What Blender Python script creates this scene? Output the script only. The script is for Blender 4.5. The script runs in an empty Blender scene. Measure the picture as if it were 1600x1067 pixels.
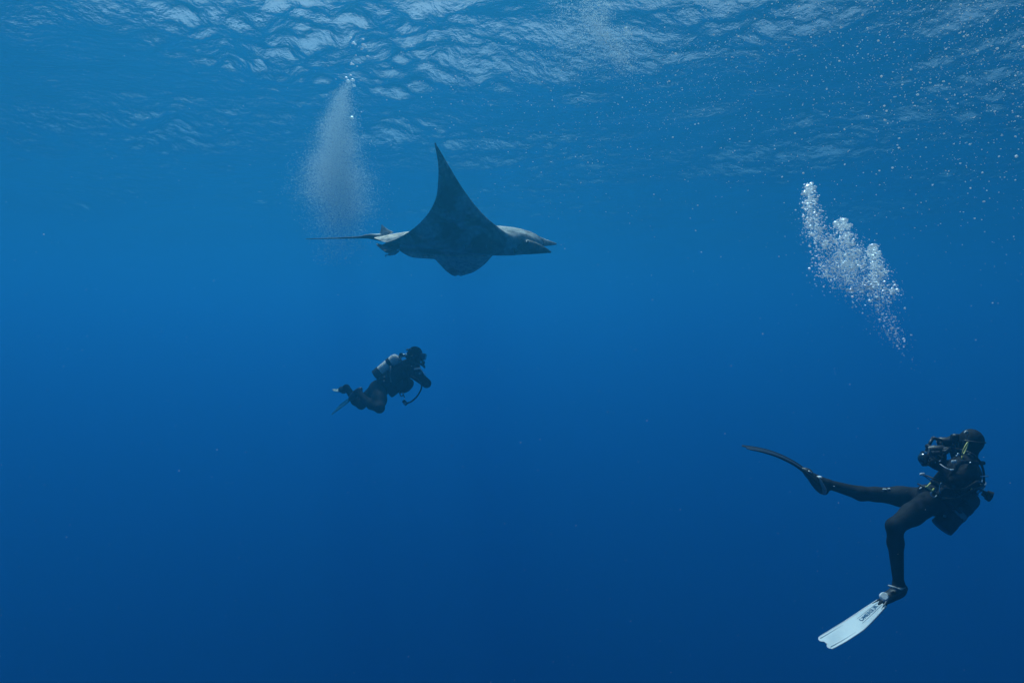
import bpy, bmesh, math, random
import numpy as np
from mathutils import Vector, Matrix, noise

sc = bpy.context.scene
R = math.radians

# ------------------------------------------------------------------ camera
cam_d = bpy.data.cameras.new('camera')
cam_d.lens = 24.0
cam_d.sensor_width = 36.0
cam_d.clip_start = 0.05
cam_d.clip_end = 1200.0
cam = bpy.data.objects.new('camera', cam_d)
cam.rotation_euler = (R(90), 0, 0)
sc.collection.objects.link(cam)
sc.camera = cam

# ------------------------------------------------------------------ sky and sun
SUN_DIR = Vector((-0.16, 0.44, 1.0)).normalized()       # towards the sun
elev = math.asin(SUN_DIR.z)
azim = math.atan2(SUN_DIR.x, SUN_DIR.y)
world = bpy.data.worlds.new('World')
sc.world = world
world.use_nodes = True
nt = world.node_tree
nt.nodes.clear()
wo = nt.nodes.new('ShaderNodeOutputWorld')
wb = nt.nodes.new('ShaderNodeBackground')
ws = nt.nodes.new('ShaderNodeTexSky')
ws.sky_type = 'NISHITA'
ws.sun_disc = False
ws.sun_elevation = elev
ws.sun_rotation = azim
ws.dust_density = 7.0
ws.ozone_density = 0.3
wb.inputs['Strength'].default_value = 0.07
nt.links.new(ws.outputs[0], wb.inputs['Color'])
nt.links.new(wb.outputs[0], wo.inputs['Surface'])

sun_d = bpy.data.lights.new('sun', 'SUN')
sun_d.energy = 5.0
sun_d.angle = R(0.6)
sun_d.color = (1.0, 0.98, 0.93)
sun = bpy.data.objects.new('sun', sun_d)
sun.rotation_euler = (-SUN_DIR).to_track_quat('-Z', 'Y').to_euler()
sun.location = (0, 0, 40)
sc.collection.objects.link(sun)

# ------------------------------------------------------------------ exposure and render
vs = sc.view_settings
vs.view_transform = 'Standard'
vs.look = 'None'
vs.gamma = 1.0
vs.use_curve_mapping = False
vs.exposure = 0.18
sc.render.engine = 'CYCLES'
cy = sc.cycles
cy.max_bounces = 16
cy.diffuse_bounces = 10
cy.glossy_bounces = 4
cy.transmission_bounces = 10
cy.volume_bounces = 2
cy.transparent_max_bounces = 64
cy.sample_clamp_indirect = 6.0
cy.use_denoising = True
try:
    cy.denoiser = 'OPENIMAGEDENOISE'
except Exception:
    pass

H = 7.0                                                  # water surface above the camera

def P(px, py, d):
    """point seen at photograph pixel (px, py), d metres ahead of the camera"""
    return Vector(((px - 800.0) / 1066.7 * d, d, (533.5 - py) / 1066.7 * d))

# ------------------------------------------------------------------ helpers
def link(o, parent=None):
    sc.collection.objects.link(o)
    if parent is not None:
        o.parent = parent
        o.matrix_parent_inverse = parent.matrix_world.inverted()
    return o

def tag(o, label=None, cat=None, group=None, kind=None):
    if label: o['label'] = label
    if cat: o['category'] = cat
    if group: o['group'] = group
    if kind: o['kind'] = kind
    return o

def mesh_obj(name, verts, faces, mat, parent=None, smooth=True):
    me = bpy.data.meshes.new(name)
    me.from_pydata([tuple(v) for v in verts], [], [tuple(int(i) for i in f) for f in faces])
    if smooth:
        me.polygons.foreach_set('use_smooth', [True] * len(me.polygons))
    me.materials.append(mat)
    me.update()
    return link(bpy.data.objects.new(name, me), parent)

def new_mat(name):
    m = bpy.data.materials.new(name)
    m.use_nodes = True
    m.node_tree.nodes.clear()
    return m, m.node_tree.nodes, m.node_tree.links

# ------------------------------------------------------------------ water body (haze)
SIG_S = (0.0001, 0.0110, 0.0213)
SIG_A = (0.066, 0.0290, 0.0100)
m, N, L = new_mat('sea_water_volume')
out = N.new('ShaderNodeOutputMaterial')
pv = N.new('ShaderNodeVolumePrincipled')
D = max(s + a for s, a in zip(SIG_S, SIG_A)) * 1.02
col = [s / D for s in SIG_S]
ab = [max(0.0, 1 - a / ((1 - c) * D)) ** 2 for a, c in zip(SIG_A, col)]
pv.inputs['Color'].default_value = (*col, 1)
pv.inputs['Absorption Color'].default_value = (*ab, 1)
pv.inputs['Density'].default_value = D
pv.inputs['Anisotropy'].default_value = 0.58
pv2 = N.new('ShaderNodeVolumePrincipled')                 # suspended particles: pale, strongly forward scattering
pv2.inputs['Color'].default_value = (0.55, 0.95, 0.80, 1)
pv2.inputs['Absorption Color'].default_value = (1, 1, 1, 1)
pv2.inputs['Density'].default_value = 0.0019
pv2.inputs['Anisotropy'].default_value = 0.86
addv = N.new('ShaderNodeAddShader')
L.new(pv.outputs[0], addv.inputs[0])
L.new(pv2.outputs[0], addv.inputs[1])
L.new(addv.outputs[0], out.inputs['Volume'])
WATER = m
xs0, xs1, ys0, ys1, zb, zt = -190, 190, -120, 260, -110, H + 0.9
vv = [(x, y, z) for x in (xs0, xs1) for y in (ys0, ys1) for z in (zb, zt)]
ff = [(0, 1, 3, 2), (4, 6, 7, 5), (0, 4, 5, 1), (2, 3, 7, 6), (0, 2, 6, 4), (1, 5, 7, 3)]
hz = mesh_obj('haze', vv, ff, WATER, smooth=False)
tag(hz, 'clear blue sea water filling the whole scene', 'water', kind='stuff')

# ------------------------------------------------------------------ water surface
def axis(lo, hi, step, far_lo, far_hi):
    a = list(np.arange(lo, hi, step))
    s, v = step, a[-1]
    while v < far_hi:
        s *= 1.12; v += s; a.append(v)
    s, v = step, a[0]; b = []
    while v > far_lo:
        s *= 1.12; v -= s; b.append(v)
    return np.array(b[::-1] + a)

rs = np.random.RandomState(11)
gx = axis(-26, 26, 0.13, -400, 400)
gy = axis(9, 44, 0.11, -300, 480)
X, Y = np.meshgrid(gx, gy)
Z = np.zeros_like(X)
WIND = R(248)
def slope_waves(lams, n, slope, spread, seed, gain=None):
    r = np.random.RandomState(seed)
    z = np.zeros_like(X)
    for k in range(n):
        lam = lams[0] * (lams[1] / lams[0]) ** r.rand()
        th = WIND + r.normal(0, spread)
        kk = 2 * math.pi / lam
        amp = slope * math.sqrt(2.0 / n) / kk
        ph = r.rand() * 6.283
        z += amp * np.sin(kk * (X * math.cos(th) + Y * math.sin(th)) + ph)
    return z
big = slope_waves((5.0, 14.0), 14, 0.12, 0.5, 3)
mid = slope_waves((1.2, 3.6), 34, 0.19, 0.8, 5)
sml = slope_waves((0.36, 1.1), 60, 0.33, 0.9, 7)
env = 0.55 + 0.45 * np.tanh(slope_waves((6, 16), 8, 1.0, 3.0, 9) * 0.9)   # gust patches
fall = np.exp(-np.maximum(0, np.hypot(X, Y - 20) - 45) / 25)
gust = 1.10 - 0.42 * np.clip((np.hypot(X, Y) - 17) / 12, 0, 1) ** 1.0            # the breeze dies away further out
env = env * gust
mid = mid * gust
Z = H + (big + mid * (0.6 + 0.7 * env) + sml * env * 1.2) * fall
ny, nx = X.shape
vv = np.stack([X.ravel(), Y.ravel(), Z.ravel()], 1)
ii = (np.arange(ny - 1)[:, None] * nx + np.arange(nx - 1)[None, :]).ravel()
ff = np.stack([ii, ii + 1, ii + nx + 1, ii + nx], 1)

m, N, L = new_mat('sea_surface')
out = N.new('ShaderNodeOutputMaterial')
mix = N.new('ShaderNodeMixShader')
tr = N.new('ShaderNodeBsdfTransparent')
gl = N.new('ShaderNodeBsdfGlossy')
gl.inputs['Roughness'].default_value = 0.03
fr = N.new('ShaderNodeFresnel'); fr.inputs['IOR'].default_value = 1.333
geo = N.new('ShaderNodeNewGeometry')
nz = N.new('ShaderNodeTexNoise'); nz.inputs['Scale'].default_value = 4.5; nz.inputs['Detail'].default_value = 2.5
bp = N.new('ShaderNodeBump'); bp.inputs['Strength'].default_value = 1.0; bp.inputs['Distance'].default_value = 0.08
L.new(geo.outputs['Position'], nz.inputs['Vector'])
n2 = N.new('ShaderNodeTexNoise'); n2.inputs['Scale'].default_value = 34.0; n2.inputs['Detail'].default_value = 3.0   # capillary ripples
b2 = N.new('ShaderNodeBump'); b2.inputs['Strength'].default_value = 1.0; b2.inputs['Distance'].default_value = 0.014
L.new(geo.outputs['Position'], n2.inputs['Vector'])
L.new(n2.outputs[0], b2.inputs['Height'])
L.new(b2.outputs[0], bp.inputs['Normal'])
L.new(nz.outputs[0], bp.inputs['Height'])
L.new(bp.outputs[0], fr.inputs['Normal'])
L.new(bp.outputs[0], gl.inputs['Normal'])
L.new(fr.outputs[0], mix.inputs[0])
L.new(tr.outputs[0], mix.inputs[1])
L.new(gl.outputs[0], mix.inputs[2])
L.new(mix.outputs[0], out.inputs['Surface'])
surf = mesh_obj('water_surface', vv, ff, m)
tag(surf, 'rippled underside of the sea surface with pale glints of sky', 'water surface', kind='structure')

# ------------------------------------------------------------------ materials
def simple_mat(name, color, rough=0.6, metal=0.0, var=0.25, scale=14.0, spec=0.4, bump=0.0):
    m, N, L = new_mat(name)
    out = N.new('ShaderNodeOutputMaterial')
    bs = N.new('ShaderNodeBsdfPrincipled')
    bs.inputs['Roughness'].default_value = rough
    bs.inputs['Metallic'].default_value = metal
    bs.inputs['Specular IOR Level'].default_value = spec
    tc = N.new('ShaderNodeTexCoord')
    nz = N.new('ShaderNodeTexNoise'); nz.inputs['Scale'].default_value = scale; nz.inputs['Detail'].default_value = 5
    rp = N.new('ShaderNodeValToRGB')
    rp.color_ramp.elements[0].position = 0.3
    rp.color_ramp.elements[1].position = 0.7
    rp.color_ramp.elements[0].color = (*[c * (1 - var) for c in color], 1)
    rp.color_ramp.elements[1].color = (*[min(1, c * (1 + var)) for c in color], 1)
    L.new(tc.outputs['Object'], nz.inputs['Vector'])
    L.new(nz.outputs[0], rp.inputs[0])
    L.new(rp.outputs[0], bs.inputs['Base Color'])
    if bump:
        bp = N.new('ShaderNodeBump'); bp.inputs['Strength'].default_value = bump; bp.inputs['Distance'].default_value = 0.01
        n2 = N.new('ShaderNodeTexNoise'); n2.inputs['Scale'].default_value = scale * 3
        L.new(tc.outputs['Object'], n2.inputs['Vector'])
        L.new(n2.outputs[0], bp.inputs['Height'])
        L.new(bp.outputs[0], bs.inputs['Normal'])
    L.new(bs.outputs[0], out.inputs['Surface'])
    return m

NEO = simple_mat('black_neoprene', (0.011, 0.013, 0.015), 0.75, var=0.4, scale=9, bump=0.35, spec=0.12)
NEO2 = simple_mat('navy_neoprene', (0.012, 0.015, 0.019), 0.78, var=0.4, scale=9, bump=0.35, spec=0.10)
SKIN = simple_mat('skin', (0.42, 0.26, 0.19), 0.5, var=0.12)
NYLON = simple_mat('black_nylon', (0.012, 0.014, 0.016), 0.7, var=0.5, scale=30, bump=0.5, spec=0.2)
RUBBER = simple_mat('black_rubber', (0.015, 0.015, 0.016), 0.45, var=0.2)
GREYRUB = simple_mat('grey_rubber', (0.30, 0.32, 0.33), 0.5, var=0.2)
WHITE = simple_mat('white_fin_plastic', (0.66, 0.66, 0.64), 0.42, var=0.04, scale=6)
INK = simple_mat('blue_print', (0.02, 0.09, 0.17), 0.5, var=0.1)
CHROME = simple_mat('chromed_brass', (0.75, 0.75, 0.74), 0.22, metal=1.0, var=0.1)
PALE = simple_mat('white_plastic', (0.75, 0.75, 0.73), 0.35, var=0.08)
YELLOW = simple_mat('yellow_rubber', (0.78, 0.70, 0.20), 0.45, var=0.08)
STEEL_TANK = simple_mat('dark_painted_steel', (0.035, 0.05, 0.06), 0.42, var=0.3, scale=5)
ALU_TANK = simple_mat('brushed_aluminium', (0.82, 0.76, 0.68), 0.45, metal=0.0, var=0.12, scale=6)
GLASS = simple_mat('mask_glass', (0.02, 0.03, 0.035), 0.06, var=0.05, spec=0.9)
PALEYEL = simple_mat('pale_yellow_fin_plastic', (0.78, 0.74, 0.52), 0.4, var=0.05)

# ------------------------------------------------------------------ implicit bodies
class Field:
    """one continuous surface grown from tapered limbs and ellipsoids"""
    def __init__(self, h):
        self.h = h; self.prims = []
    def cone(self, a, b, ra, rb, k=0.03):
        self.prims.append(('c', np.array(a), np.array(b), ra, rb, k)); return self
    def chain(self, pts, rad, k=0.03):
        for i in range(len(pts) - 1):
            self.cone(pts[i], pts[i + 1], rad[i], rad[i + 1], k)
        return self
    def ell(self, c, axes, radii, k=0.03, sub=False):
        a0 = Vector(axes[0]).normalized(); a1 = Vector(axes[1]); a1 = (a1 - a0 * a1.dot(a0)).normalized()
        A = np.array([list(a0), list(a1), list(a0.cross(a1))])
        self.prims.append(('s' if sub else 'e', np.array(c), A, np.array(radii), 0, k)); return self
    def build(self, name, mat, parent=None, sel=None, mat2=None):
        lo = np.full(3, 1e9); hi = -lo
        for p in self.prims:
            if p[0] == 'c':
                for q, r in ((p[1], p[3]), (p[2], p[4])):
                    lo = np.minimum(lo, q - r); hi = np.maximum(hi, q + r)
            elif p[0] == 'e':
                r = p[3].max(); lo = np.minimum(lo, p[1] - r); hi = np.maximum(hi, p[1] + r)
        h = self.h
        lo -= 4 * h; hi += 4 * h
        n = np.ceil((hi - lo) / h).astype(int) + 1
        F = np.full(n, 0.5, np.float32)
        ax = [lo[i] + h * np.arange(n[i]) for i in range(3)]
        for p in self.prims:
            k = p[5]; pad = k + 6 * h
            if p[0] == 'c':
                r = max(p[3], p[4]); b0 = np.minimum(p[1], p[2]) - r - pad; b1 = np.maximum(p[1], p[2]) + r + pad
            else:
                r = p[3].max(); b0 = p[1] - r - pad; b1 = p[1] + r + pad
            i0 = np.clip(((b0 - lo) / h).astype(int), 0, n - 1); i1 = np.clip(((b1 - lo) / h).astype(int) + 2, 1, n)
            sl = tuple(slice(i0[i], i1[i]) for i in range(3))
            G = np.stack(np.meshgrid(*[ax[i][sl[i]] for i in range(3)], indexing='ij'), -1)
            if p[0] == 'c':
                ab = p[2] - p[1]; l2 = max(ab @ ab, 1e-9)
                t = np.clip(((G - p[1]) @ ab) / l2, 0, 1)
                d = np.linalg.norm(G - (p[1] + t[..., None] * ab), axis=-1) - (p[3] + (p[4] - p[3]) * t)
            else:
                q = (G - p[1]) @ p[2].T
                k0 = np.linalg.norm(q / p[3], axis=-1); k1 = np.linalg.norm(q / p[3] ** 2, axis=-1) + 1e-9
                d = k0 * (k0 - 1) / k1
            o = F[sl]
            if p[0] == 's':
                hh = np.maximum(k - np.abs(o + d), 0) / k
                F[sl] = np.maximum(o, -d) + hh * hh * k * 0.25
            else:
                hh = np.maximum(k - np.abs(o - d), 0) / k
                F[sl] = np.minimum(o, d) - hh * hh * k * 0.25
        # surface nets
        S = F < 0
        c = np.zeros(n - 1, np.int8)
        for dx in (0, 1):
            for dy in (0, 1):
                for dz in (0, 1):
                    c += S[dx:n[0] - 1 + dx, dy:n[1] - 1 + dy, dz:n[2] - 1 + dz]
        cells = np.argwhere((c > 0) & (c < 8))
        idx = np.full(n - 1, -1, np.int64); idx[tuple(cells.T)] = np.arange(len(cells))
        acc = np.zeros((len(cells), 3)); cnt = np.zeros(len(cells))
        cor = [(x, y, z) for x in (0, 1) for y in (0, 1) for z in (0, 1)]
        for a in cor:
            for b in cor:
                if sum(b) - sum(a) == 1 and all(q >= p_ for p_, q in zip(a, b)):
                    fa = F[tuple((cells + a).T)]; fb = F[tuple((cells + b).T)]
                    mk = (fa < 0) != (fb < 0)
                    t = np.where(mk, fa / np.where(mk, fa - fb, 1), 0)
                    pos = np.array(a) + t[:, None] * (np.array(b) - np.array(a))
                    acc += np.where(mk[:, None], pos, 0); cnt += mk
        V = lo + h * (cells + acc / cnt[:, None])
        faces = []
        for axn in range(3):
            e = [0, 0, 0]; e[axn] = 1
            sa = S[:n[0] - e[0], :n[1] - e[1], :n[2] - e[2]]; sb = S[e[0]:, e[1]:, e[2]:]
            ed = np.argwhere(sa != sb)
            u, v = (axn + 1) % 3, (axn + 2) % 3
            eu = np.zeros(3, int); eu[u] = 1; ev = np.zeros(3, int); ev[v] = 1
            ok = (ed[:, u] > 0) & (ed[:, v] > 0) & (ed[:, u] < n[u] - 1) & (ed[:, v] < n[v] - 1); ed = ed[ok]
            q = np.stack([idx[tuple((ed - eu - ev).T)], idx[tuple((ed - ev).T)], idx[tuple(ed.T)], idx[tuple((ed - eu).T)]], 1)
            fl = sa[tuple(ed.T)]
            q[~fl] = q[~fl][:, ::-1]
            faces.append(q)
        faces = np.concatenate(faces)
        faces = faces[(faces >= 0).all(1)]
        o = mesh_obj(name, V, faces, mat, parent)
        sm = o.modifiers.new('smooth', 'SMOOTH'); sm.factor = 0.5; sm.iterations = 4
        if sel is not None:
            o.data.materials.append(mat2)
            cen = V[faces].mean(1)
            o.data.polygons.foreach_set('material_index', sel(cen).astype(np.int32))
        return o

# ------------------------------------------------------------------ small builders
def spline(pts, n=8):
    p = [Vector(q) for q in pts]
    p = [p[0] * 2 - p[1]] + p + [p[-1] * 2 - p[-2]]
    r = []
    for i in range(1, len(p) - 2):
        for j in range(n):
            t = j / n
            r.append(0.5 * ((2 * p[i]) + (p[i + 1] - p[i - 1]) * t + (2 * p[i - 1] - 5 * p[i] + 4 * p[i + 1] - p[i + 2]) * t * t
                            + (3 * p[i] - p[i - 1] - 3 * p[i + 1] + p[i + 2]) * t ** 3))
    r.append(p[-2])
    return r

def tube(name, pts, rad, mat, parent, seg=10, n=8, flat=1.0, closed=False):
    c = spline(pts, n) if len(pts) > 2 else [Vector(q) for q in pts]
    m = len(c)
    if not hasattr(rad, '__len__'): rad = [rad, rad]
    up = Vector((0.31, 0.2, 0.93))
    V, Fc = [], []
    for i, q in enumerate(c):
        t = (c[min(i + 1, m - 1)] - c[max(i - 1, 0)]).normalized()
        a = t.cross(up)
        a = a.normalized() if a.length > 1e-3 else t.orthogonal().normalized()
        b = a.cross(t)
        f = i / (m - 1) * (len(rad) - 1); j = min(int(f), len(rad) - 2)
        r = rad[j] + (rad[j + 1] - rad[j]) * (f - j)
        for s in range(seg):
            w = 2 * math.pi * s / seg
            V.append(q + a * math.cos(w) * r + b * math.sin(w) * r * flat)
    for i in range(m - 1):
        for s in range(seg):
            s2 = (s + 1) % seg
            Fc.append((i * seg + s, i * seg + s2, (i + 1) * seg + s2, (i + 1) * seg + s))
    if not closed:
        Fc.append(tuple(range(seg))[::-1]); Fc.append(tuple((m - 1) * seg + s for s in range(seg)))
    return mesh_obj(name, V, Fc, mat, parent)

def lathe(name, a, b, prof, mat, parent, seg=28):
    """prof: (fraction along a-b, radius)"""
    a, b = Vector(a), Vector(b)
    t = (b - a).normalized(); u = t.orthogonal().normalized(); v = t.cross(u)
    V, Fc = [], []
    for f, r in prof:
        for s in range(seg):
            w = 2 * math.pi * s / seg
            V.append(a + (b - a) * f + (u * math.cos(w) + v * math.sin(w)) * r)
    for i in range(len(prof) - 1):
        for s in range(seg):
            s2 = (s + 1) % seg
            Fc.append((i * seg + s, i * seg + s2, (i + 1) * seg + s2, (i + 1) * seg + s))
    Fc.append(tuple(range(seg))[::-1]); Fc.append(tuple((len(prof) - 1) * seg + s for s in range(seg)))
    o = mesh_obj(name, V, Fc, mat, parent)
    o.data.set_sharp_from_angle(angle=R(40))
    return o

def block(name, c, axes, size, mat, parent, bev=0.15, seg=3):
    bm = bmesh.new()
    bmesh.ops.create_cube(bm, size=1.0)
    X_, Y_, Z_ = [Vector(q).normalized() for q in axes]
    for v in bm.verts:
        v.co = Vector((v.co.x * size[0], v.co.y * size[1], v.co.z * size[2]))
    bmesh.ops.bevel(bm, geom=bm.edges[:], offset=min(size) * bev, segments=seg, profile=0.5, affect='EDGES')
    for v in bm.verts:
        v.co = Vector(c) + X_ * v.co.x + Y_ * v.co.y + Z_ * v.co.z
    me = bpy.data.meshes.new(name); bm.to_mesh(me); bm.free()
    me.polygons.foreach_set('use_smooth', [True] * len(me.polygons))
    me.materials.append(mat)
    o = link(bpy.data.objects.new(name, me), parent)
    me.set_sharp_from_angle(angle=R(50))
    return o

def ring(name, c, u, v, ru, rv, r, mat, parent, arc=(0, 360), n=28):
    u, v = Vector(u).normalized(), Vector(v).normalized()
    pts = [Vector(c) + u * ru * math.cos(R(arc[0] + (arc[1] - arc[0]) * i / n)) + v * rv * math.sin(R(arc[0] + (arc[1] - arc[0]) * i / n)) for i in range(n + 1)]
    return tube(name, pts, r, mat, parent, seg=8, n=1)

def frame(fwd, up):
    f = Vector(fwd).normalized(); s = f.cross(Vector(up)).normalized(); return f, s, s.cross(f).normalized()

def add_head(F, c, fwd, up, s=1.0):
    f, r, u = frame(fwd, up); c = Vector(c)
    F.ell(c + u * 0.025 * s, (f, r, u), (0.107 * s, 0.088 * s, 0.112 * s), 0.02)
    F.ell(c + f * 0.03 * s - u * 0.06 * s, (f, r, u), (0.07 * s, 0.062 * s, 0.07 * s), 0.03)       # jaw
    F.cone(c + f * 0.10 * s + u * 0.012 * s, c + f * 0.116 * s - u * 0.022 * s, 0.012 * s, 0.017 * s, 0.012)   # nose
    F.ell(c + f * 0.088 * s - u * 0.058 * s, (f, r, u), (0.018 * s, 0.028 * s, 0.011 * s), 0.01)   # mouth
    for q in (-1, 1):
        F.ell(c + r * q * 0.088 * s, (f, r, u), (0.026 * s, 0.012 * s, 0.036 * s), 0.015)          # ears under the hood
        F.ell(c + f * 0.098 * s + r * q * 0.034 * s + u * 0.02 * s, (f, r, u), (0.016 * s, 0.018 * s, 0.014 * s), 0.01, sub=True)
    return f, r, u

def add_hand(F, wrist, d, palm_n, curl=55, side=1, s=1.0):
    """palm, four unequal bent fingers and a thumb; fingers bend towards palm_n"""
    w = Vector(wrist); d = Vector(d).normalized(); nrm = (Vector(palm_n) - d * Vector(palm_n).dot(d)).normalized(); a = d.cross(nrm).normalized() * side
    F.ell(w + d * 0.05 * s, (d, a, nrm), (0.058 * s, 0.045 * s, 0.02 * s), 0.02)
    for i, ln in enumerate((0.072, 0.082, 0.077, 0.06)):
        p = w + d * (0.088 - 0.006 * abs(i - 1.3)) * s + a * (0.033 - 0.022 * i) * s
        q = p; ang = 12
        for j, fr in enumerate((0.45, 0.32, 0.23)):
            ang += curl * (0.8, 1.0, 0.6)[j]
            dd = d * math.cos(R(ang)) + nrm * math.sin(R(ang)) + a * (0.06 * (1.5 - i))
            e = q + dd * ln * fr * s
            F.cone(q, e, (0.0105 - 0.001 * j) * s, (0.0098 - 0.001 * j) * s, 0.006); q = e
    t0 = w + d * 0.02 * s + a * 0.034 * s
    t1 = t0 + (d * 0.5 + a * 0.75 + nrm * 0.35).normalized() * 0.042 * s
    t2 = t1 + (d * 0.75 + a * 0.05 + nrm * 0.65).normalized() * 0.034 * s
    F.chain([t0, t1, t2], [0.015 * s, 0.012 * s, 0.0095 * s], 0.01)

def make_fin(parent, cen, wid, half, th, mat, name='fin', notch=0.03, rails=True, textstr=None, pocket=None, strap=None, step=None):
    """blade swept along cen (points) with width vectors wid (unit) and half widths; returns the blade"""
    n = 8
    C = spline(cen, n); m = len(C)
    def samp(a, i):
        f = i / (m - 1) * (len(a) - 1); j = min(int(f), len(a) - 2); t = f - j
        return a[j] + (a[j + 1] - a[j]) * t
    Wd = [samp([Vector(q) for q in wid], i).normalized() for i in range(m)]
    Hw = [samp(half, i) for i in range(m)]
    K = 8
    V, Fc = [], []
    Nn = []
    for i in range(m):
        t = (C[min(i + 1, m - 1)] - C[max(i - 1, 0)]).normalized()
        nn = t.cross(Wd[i]).normalized(); Nn.append(nn)
        tt = th[0] + (th[1] - th[0]) * i / (m - 1)
        for sd in (1, -1):
            for k in range(K + 1):
                x = -1 + 2 * k / K
                off = t * (-notch * max(0, 1 - abs(x) * 2.2)) if i == m - 1 else Vector()
                cor = t * (-0.016 * max(0, abs(x) - 0.72) / 0.28) if i == m - 1 else Vector()
                V.append(C[i] + Wd[i] * Hw[i] * x + off + cor + nn * sd * tt * (0.5 if abs(x) < 1 else 0.25))
    Q = 2 * (K + 1)
    for i in range(m - 1):
        for k in range(K):
            a = i * Q + k; b = a + Q
            Fc.append((a, a + 1, b + 1, b))
            a = i * Q + K + 1 + k; b = a + Q
            Fc.append((a, b, b + 1, a + 1))
        for k, fl in ((0, 1), (K, 0)):
            a = i * Q + k; a2 = i * Q + K + 1 + k
            Fc.append((a, a + Q, a2 + Q, a2) if fl else (a, a2, a2 + Q, a + Q))
    for i in (0, m - 1):
        for k in range(K):
            a = i * Q + k; a2 = i * Q + K + 1 + k
            Fc.append((a, a2, a2 + 1, a + 1) if i == 0 else (a, a + 1, a2 + 1, a2))
    fin = mesh_obj(name, V, Fc, mat, parent)
    bm = bmesh.new(); bm.from_mesh(fin.data); bmesh.ops.recalc_face_normals(bm, faces=bm.faces); bm.to_mesh(fin.data); bm.free()
    fin.data.polygons.foreach_set('use_smooth', [True] * len(fin.data.polygons))
    fin.data.set_sharp_from_angle(angle=R(35))
    return fin, C, Wd, Hw, Nn

# ------------------------------------------------------------------ manta ray
def empty(name, loc):
    e = bpy.data.objects.new(name, None); e.location = loc; e.empty_display_size = 0.2
    sc.collection.objects.link(e)
    e.matrix_world = Matrix.Translation(Vector(loc))
    return e

def manta_material():
    m, N, L = new_mat('manta_skin')
    out = N.new('ShaderNodeOutputMaterial')
    bs = N.new('ShaderNodeBsdfPrincipled'); bs.inputs['Roughness'].default_value = 0.55
    bs.inputs['Specular IOR Level'].default_value = 0.3
    tc = N.new('ShaderNodeTexCoord')
    at = N.new('ShaderNodeAttribute'); at.attribute_name = 'dorsal'
    def noisy(scale, detail, lo, hi, c0, c1, dist=0.0):
        nz = N.new('ShaderNodeTexNoise'); nz.inputs['Scale'].default_value = scale; nz.inputs['Detail'].default_value = detail
        nz.inputs['Distortion'].default_value = dist
        L.new(tc.outputs['Object'], nz.inputs['Vector'])
        rp = N.new('ShaderNodeValToRGB')
        rp.color_ramp.elements[0].position = lo; rp.color_ramp.elements[1].position = hi
        rp.color_ramp.elements[0].color = (*c0, 1); rp.color_ramp.elements[1].color = (*c1, 1)
        L.new(nz.outputs[0], rp.inputs[0]); return rp.outputs[0]
    ven = noisy(2.6, 8, 0.42, 0.60, (0.04, 0.045, 0.045), (0.50, 0.51, 0.46), 0.9)
    lit_back = noisy(3.6, 6, 0.30, 0.42, (0.22, 0.17, 0.12), (0.80, 0.68, 0.52), 0.4)  # pale patches of the back, with sunlight from above put into the beige
    spk = noisy(16, 6, 0.32, 0.70, (0.55, 0.55, 0.55), (1.35, 1.35, 1.35))
    mx = N.new('ShaderNodeMix'); mx.data_type = 'RGBA'
    L.new(at.outputs['Fac'], mx.inputs[0]); L.new(ven, mx.inputs[6]); L.new(lit_back, mx.inputs[7])
    ml = N.new('ShaderNodeMix'); ml.data_type = 'RGBA'; ml.blend_type = 'MULTIPLY'; ml.inputs[0].default_value = 1.0
    L.new(mx.outputs[2], ml.inputs[6]); L.new(spk, ml.inputs[7])
    L.new(ml.outputs[2], bs.inputs['Base Color'])
    nb = N.new('ShaderNodeTexNoise'); nb.inputs['Scale'].default_value = 35; nb.inputs['Detail'].default_value = 4
    L.new(tc.outputs['Object'], nb.inputs['Vector'])
    bp = N.new('ShaderNodeBump'); bp.inputs['Strength'].default_value = 0.35; bp.inputs['Distance'].default_value = 0.02
    L.new(nb.outputs[0], bp.inputs['Height']); L.new(bp.outputs[0], bs.inputs['Normal'])
    L.new(bs.outputs[0], out.inputs['Surface'])
    return m

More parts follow.
